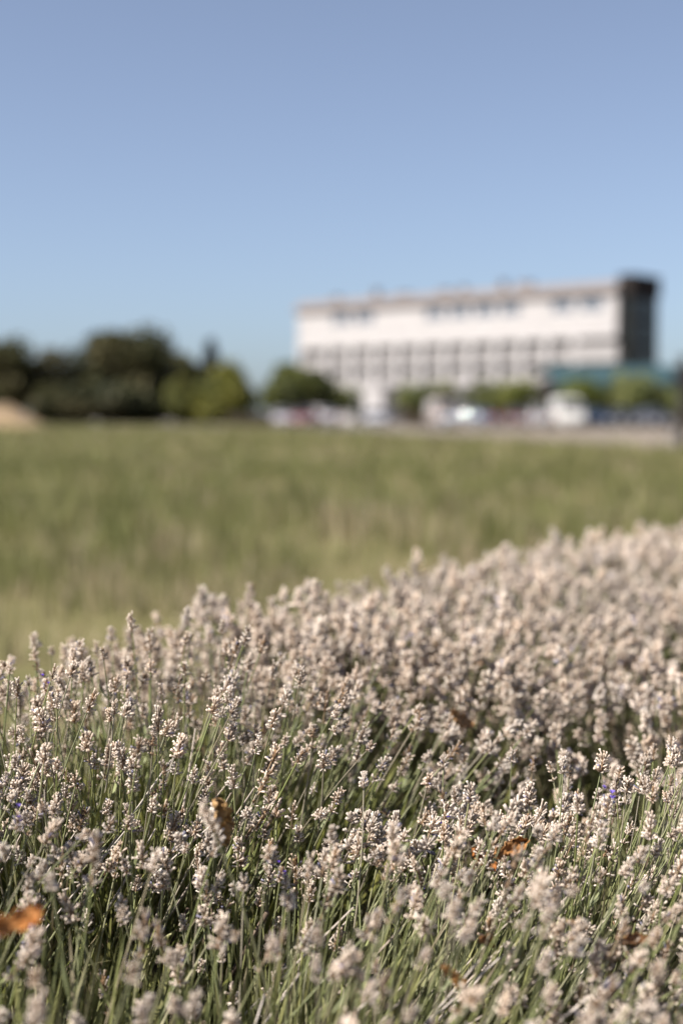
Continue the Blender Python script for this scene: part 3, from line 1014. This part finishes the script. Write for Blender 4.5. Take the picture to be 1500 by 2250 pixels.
def lavender(label, X, Y, zt, R, n, lean=(0, 0), near=True, nleaf=5200, splay=26, dome=.16, nblade=420, ndry=10):
    r = np.random.default_rng(int(1000 + X * 370 + Y * 91))
    t = thing('lavender_plant', label, 'lavender', (X, Y, 0), 0, PLANT_GROUP)
    org = np.array((X, Y, 0.0))
    leanv = np.array((lean[0], lean[1], 0.0))
    # -------- flower stalks
    far_V, far_F, far_T, nv = [], [], [], 0
    Rb = R * .62
    nfar, far_ok, nnear = 0, not near, 0
    for i in range(n):
        f = math.sqrt((i + r.uniform()) / n)
        ph = i * 2.39996 + r.normal(0, .25)
        q = f * Rb
        bx, by = q * math.cos(ph), q * math.sin(ph)
        th = rad(splay) * f + r.normal(0, .11)
        d = np.array((math.sin(th) * math.cos(ph), math.sin(th) * math.sin(ph), math.cos(th))) + leanv + np.append(r.normal(0, .09, 2), 0)
        d /= np.linalg.norm(d)
        sc = r.uniform(.82, 1.12) if r.uniform() > .12 else r.uniform(.6, .85)
        L = STEM_L * sc
        tipz = zt - dome * f * f + r.normal(0, .024) - (r.uniform(.02, .12) if r.uniform() < .28 else 0)
        bz = tipz - L * d[2] - .035
        base = np.array((bx, by, max(bz, .02)))
        v = int(r.integers(len(STEMS)))
        hk = int(r.choice(len(HEADS), p=HEAD_P))
        roll = r.uniform(0, 6.283)
        Rm = basis(d[None], np.array([roll]))[0]
        hs = .78 * sc ** .3 * r.uniform(.70, 1.25)
        tip = base + d * L
        if near and nnear < 400 and in_view(tip + org):
            nnear += 1
            M4 = Matrix(((*Rm[0], base[0]), (*Rm[1], base[1]), (*Rm[2], base[2]), (0, 0, 0, 1)))
            st = link('flower_stalk', STEMS[v][0], t)
            st.matrix_local = M4 @ Matrix.Diagonal((sc, sc, sc, 1))
            hd = link('flower_head', HEADS[hk], st)
            hd.location = STEMS[v][1]
            hd.rotation_mode = 'QUATERNION'
            hd.rotation_quaternion = STEMS[v][2]
            k = hs / sc
            hd.scale = (k, k, k)
        elif nfar < 130 and far_ok and in_view(tip + org, 30) and (by < R * .1 or r.uniform() < .6):
            nfar += 1
            M4 = Matrix(((*Rm[0], base[0]), (*Rm[1], base[1]), (*Rm[2], base[2]), (0, 0, 0, 1)))
            link('flower_stalk', FAR_STALKS[int(r.integers(24))], t).matrix_local = M4 @ Matrix.Diagonal((sc, sc, sc, 1))
        else:
            sv, sf = STEMS[v][3], STEMS[v][4]
            P_ = (sv * sc) @ Rm.T + base
            far_V.append(P_); far_F.append(sf + nv); far_T.append(np.tile(STEM_T[v % 4], (len(P_), 1))); nv += len(P_)
            hv, hf, ht = LOW_HEADS[int(r.integers(len(LOW_HEADS)))]
            tq = STEMS[v][2].to_matrix()
            P_ = (((hv * hs * (1.0 if near else 1.15) / sc) @ np.array(tq).T + np.array(STEMS[v][1])) * sc) @ Rm.T + base
            far_V.append(P_); far_F.append(hf + nv); far_T.append(ht * r.uniform(.78, 1.1)); nv += len(P_)
    if far_V:
        o = link('flower_stalks', np_mesh('flower_stalks', np.vstack(far_V), np.vstack(far_F), np.vstack(far_T), M['head']), t)
        tag(o, kind='stuff')
    # -------- leaves: short ones fill the dome, long narrow blades stand among the stalks
    hb = zt - STEM_L * .62
    nl = nleaf
    f = np.sqrt(r.uniform(0, 1, nl)); ph = r.uniform(0, 6.283, nl)
    q = f * R * .95
    hmax = (hb - .02) * (1 - .55 * f ** 2.2)
    z = hmax * (1 - r.uniform(0, 1, nl) ** 1.6 * .62)
    T = np.stack([q * np.cos(ph), q * np.sin(ph), np.maximum(z - .02, .012)], 1)
    th = rad(splay * 1.5) * f
    D = np.stack([np.sin(th) * np.cos(ph), np.sin(th) * np.sin(ph), np.cos(th)], 1) + leanv * 1.1 + r.normal(0, .30, (nl, 3))
    Lf = r.uniform(.026, .055, nl)
    Wf = r.uniform(.0026, .0044, nl)
    wide = r.uniform(0, 1, nl) < .10
    Wf[wide] *= 1.9
    V, F = tile(LEAF_V, LEAF_F, basis(D, r.uniform(0, 6.283, nl)), T, np.stack([Lf, Wf, Lf], 1))
    pal = np.array([(.138, .145, .046), (.185, .183, .062), (.095, .106, .034), (.195, .185, .095), (.24, .20, .125)])
    ti = pal[r.choice(5, nl, p=[.32, .28, .22, .12, .06])] * r.uniform(.8, 1.2, (nl, 1))
    TI = np.repeat(ti, 5, 0)
    nb = nblade
    f = np.sqrt(r.uniform(0, 1, nb)); ph = r.uniform(0, 6.283, nb)
    q = f * R * .72
    th = rad(splay) * f
    D = np.stack([np.sin(th) * np.cos(ph), np.sin(th) * np.sin(ph), np.cos(th)], 1) + leanv + r.normal(0, .13, (nb, 3))
    Lb = r.uniform(.09, .20, nb)
    zt_b = (zt - .055 - dome * f * f) - r.uniform(0, .12, nb)
    T = np.stack([q * np.cos(ph), q * np.sin(ph), np.maximum(zt_b - Lb, .02)], 1)
    V2, F2 = tile(LEAF_V * np.array((.6, 1, 1)), LEAF_F, basis(D, r.uniform(0, 6.283, nb)), T, np.stack([Lb * .8, r.uniform(.0022, .0036, nb), Lb], 1))
    ti = pal[r.choice(5, nb, p=[.3, .34, .2, .12, .04])] * r.uniform(.85, 1.25, (nb, 1))
    V = np.vstack([V, V2]); F = np.vstack([F, F2 + nl * 5]); TI = np.vstack([TI, np.repeat(ti, 5, 0)])
    o = link('foliage', np_mesh('foliage', V, F, TI, M['foliage']), t)
    tag(o, kind='stuff')
    # -------- woody branches in the middle
    m = MB()
    for k in range(16):
        a = k * 2.4 + r.uniform(-.3, .3)
        q = R * r.uniform(.25, .8)
        m.tube([(.02 * math.cos(a), .02 * math.sin(a), -.01), (q * .5 * math.cos(a), q * .5 * math.sin(a), hb * .3), (q * math.cos(a + .2), q * math.sin(a + .2), hb * r.uniform(.55, .85))], [.007, .005, .003], 6)
    m.build('branches', M['wood'], t, True)
    # -------- straight dead stems
    for k in range(ndry):
        a = r.uniform(0, 6.283); q = R * r.uniform(.1, .7)
        L = r.uniform(.18, .34)
        d = Vector((leanv[0] * 1.3 + .42 + r.normal(0, .22), leanv[1] + r.normal(-.05, .2), .8)).normalized()
        b = Vector((q * math.cos(a), q * math.sin(a), max(.03, zt - .10 - r.uniform(0, .10) - L * d.z)))
        side = d.orthogonal() * L * r.uniform(-.04, .04)
        mm = MB().tube([b, b + d * L * .5 + side, b + d * L], [.0018, .0015, .0010], 5, False)
        me = mm.mesh('dry_stem', M['dry'])
        at_ = me.attributes.new("tint", 'FLOAT_COLOR', 'POINT')
        c = np.ones((len(me.vertices), 4), np.float32); c[:, :3] = np.array([(.42, .36, .31), (.36, .30, .25), (.50, .43, .37)])[int(r.integers(3))]
        at_.data.foreach_set("color", c.ravel())
        link('dry_stem', me, t)
    return t


# ------------------------------------------------------------------ lavender: the plants of the row
lavender('tall lavender mound at the left with the highest grey beige spikes', -.24, 1.94, .645, .50, 520, (.03, -.04), dome=.17, splay=32, nblade=700)
lavender('dense lavender plant filling the near left flank of the tall left mound', -.40, 1.76, .65, .36, 260, (.04, -.03), dome=.14, nblade=500)
lavender('lavender plant cut by the left border, soft spikes below the tall mound', -.60, 1.50, .61, .36, 280, (.02, .03), dome=.12)
lavender('leafy lavender plant in the lower left with few blurred spikes', -.30, 1.30,   .53, .32, 70, (.10, -.02), dome=.10, nleaf=7500, nblade=700, ndry=14)
lavender('lavender plant in the lower middle with stalks leaning to the right', .04, 1.42, .535, .36, 250, (.30, -.05), dome=.10, nleaf=6500, nblade=700, ndry=40)
lavender('leaning lavender plant at right centre, with the sharpest spikes', .34, 1.62, .55, .40, 390, (.36, -.04), dome=.10, nleaf=6200, nblade=650, ndry=16)
lavender('lavender plant in the lower right corner with dense beige spikes', .36, 1.18, .485, .36, 310, (.42, -.03), dome=.10, nleaf=7500, nblade=900, ndry=46)
lavender('lavender plant just above the bottom border, stalks hanging over its middle', .06, 1.02, .465, .26, 70, (.20, -.10), dome=.10, nleaf=5000, nblade=500, ndry=10)
lavender('lavender plant cut by the right border beside the sharpest spikes', .70, 1.78, .53, .38, 360, (.26, 0), dome=.10)
far = [
    ('lavender mound behind the dark gap, middle of the picture', .14, 2.50, .61, .44, 560),
    ('blurred lavender mound right of the middle, behind the sharp spikes', .60, 2.32, .55, .44, 500),
    ('blurred lavender mound behind the right shoulder of the tall left mound', -.12, 2.42, .615, .36, 400),
    ('blurred lavender mound on the far edge of the row near the middle', .36, 3.12, .62, .44, 540),
    ('blurred lavender mound third from the middle along the right border', 1.02, 2.42, .535, .44, 500),
    ('blurred lavender mound inside the row, behind the middle mounds', .86, 2.98, .58, .46, 520),
    ('blurred lavender mound on the far edge, one right of the middle one', .74, 3.72, .62, .46, 540),
    ('blurred lavender mound along the right border, farther up the row', 1.30, 3.40, .585, .46, 540),
    ('blurred lavender mound on the far edge near the right border', 1.16, 4.30, .61, .46, 540),
    ('blurred lavender mound at the right border where the row runs out', 1.70, 4.05, .585, .46, 520),
    ('most distant blurred lavender mound still inside the right border', 1.60, 4.95, .61, .46, 520),
]
for lb, X, Y, zt, R, n in far:
    lavender(lb, X, Y, zt, R, n, (.05, 0), False, 2600, 28, .09, 320, 3)


# ------------------------------------------------------------------ dry orange leaves caught among the stalks
def dry_leaf(label, p, size, rot, col, seed, lobes=False):
    r = np.random.default_rng(seed)
    nu, nv = 23, 13
    ph1, ph2, ph3 = r.uniform(0, 6, 3)
    V, Q, T = [], [], []
    for i in range(nu):
        s = i / (nu - 1)
        w = .38 * math.sin(math.pi * min(1, s * .93 + .05)) ** .75
        w *= 1 + .16 * math.sin(s * 21 + seed) + r.uniform(-.2, .16) + (.25 * math.sin(s * 9.5 + .5) if lobes else 0)
        for j in range(nv):
            v = (j / (nv - 1)) * 2 - 1
            x = s - .5
            y = w * v * (1 - .3 * abs(v) ** 3)
            z = .22 * abs(v) ** 1.5 * (.6 + .5 * math.sin(s * 5 + seed)) + .10 * math.sin(s * 3.6 + seed) + .05 * math.sin(s * 15 + v * 4 + seed) - .02 * (abs(v) < .1) + .05 * math.sin(s * 9 + v * 7 + ph1) * abs(v) + .035 * math.sin(s * 31 - v * 13 + ph2) + r.normal(0, .008)
            V.append((x, y * (1 - .25 * abs(v)), z))
            k = .85 + .32 * math.sin(x * 11 + v * 5 + ph3) * math.sin(x * 23 - v * 9 + ph1) + r.uniform(-.2, .2)
            T.append(np.array(col) * k if abs(v) > .13 else np.array(col) * .7)
    for i in range(nu - 1):
        for j in range(nv - 1):
            Q.append((i * nv + j, i * nv + j + 1, (i + 1) * nv + j + 1, (i + 1) * nv + j))
    me = np_mesh('blade', np.array(V) * size, np.zeros((0, 3)), np.clip(np.array(T), .02, .9), M['leafmat'], True, Q)
    t = thing('dried_leaf', label, 'leaf', p, 0, 'dried leaves caught in the lavender')
    b = link('blade', me, t, rot=rot)
    b.modifiers.new('thickness', 'SOLIDIFY').thickness = .0006
    mm = MB().tube([(-.46 * size, 0, .22 * size * math.sin(seed)), (-.62 * size, .03 * size, .25 * size * math.sin(seed)), (-.78 * size, .09 * size, .2 * size * math.sin(seed))], [.0009, .0008, .0007], 5)
    mm.build('leaf_stalk', M['wood'], t, rot=rot)


M['leafmat'] = mat_tint('dried_leaf_skin', 0.6, 0.3, 0.25, 0.0)
dry_leaf('tan curled leaf hanging upright among the stalks left of centre', at(484, 1806, 1.46), .056, (1.35, 1.25, .35), (.46, .28, .12), 1)
dry_leaf('bright orange blurred leaf at the left border, low down', at(38, 2024, 1.10), .044, (1.1, -.35, .2), (.62, .27, .08), 2, True)
dry_leaf('rust orange leaf behind a spike right of centre, upper of a touching pair', at(1118, 1866, 1.53), .042, (1.1, -.3, .4), (.40, .19, .065), 3, True)
dry_leaf('small dark rust leaf just below left of the right hand orange leaf', at(1058, 1888, 1.56), .034, (1.2, 1.0, .4), (.36, .14, .04), 4)
dry_leaf('small orange curled leaf near the bottom, right of the middle', at(994, 2148, 1.25), .026, (1.2, .9, .2), (.44, .22, .07), 5, True)
dry_leaf('small rust leaf deep between green blades above the bottom one', at(1066, 2072, 1.38), .028, (1.0, .5, .9), (.30, .14, .05), 6)
dry_leaf('thin rust leaf deep in the foliage near the right border', at(1395, 2068, 1.38), .032, (.7, -.2, .3), (.30, .155, .07), 7)
dry_leaf('blurred pale orange leaf at the back of the dark gap', at(1012, 1582, 2.05), .045, (1.0, .4, .2), (.42, .24, .11), 8)
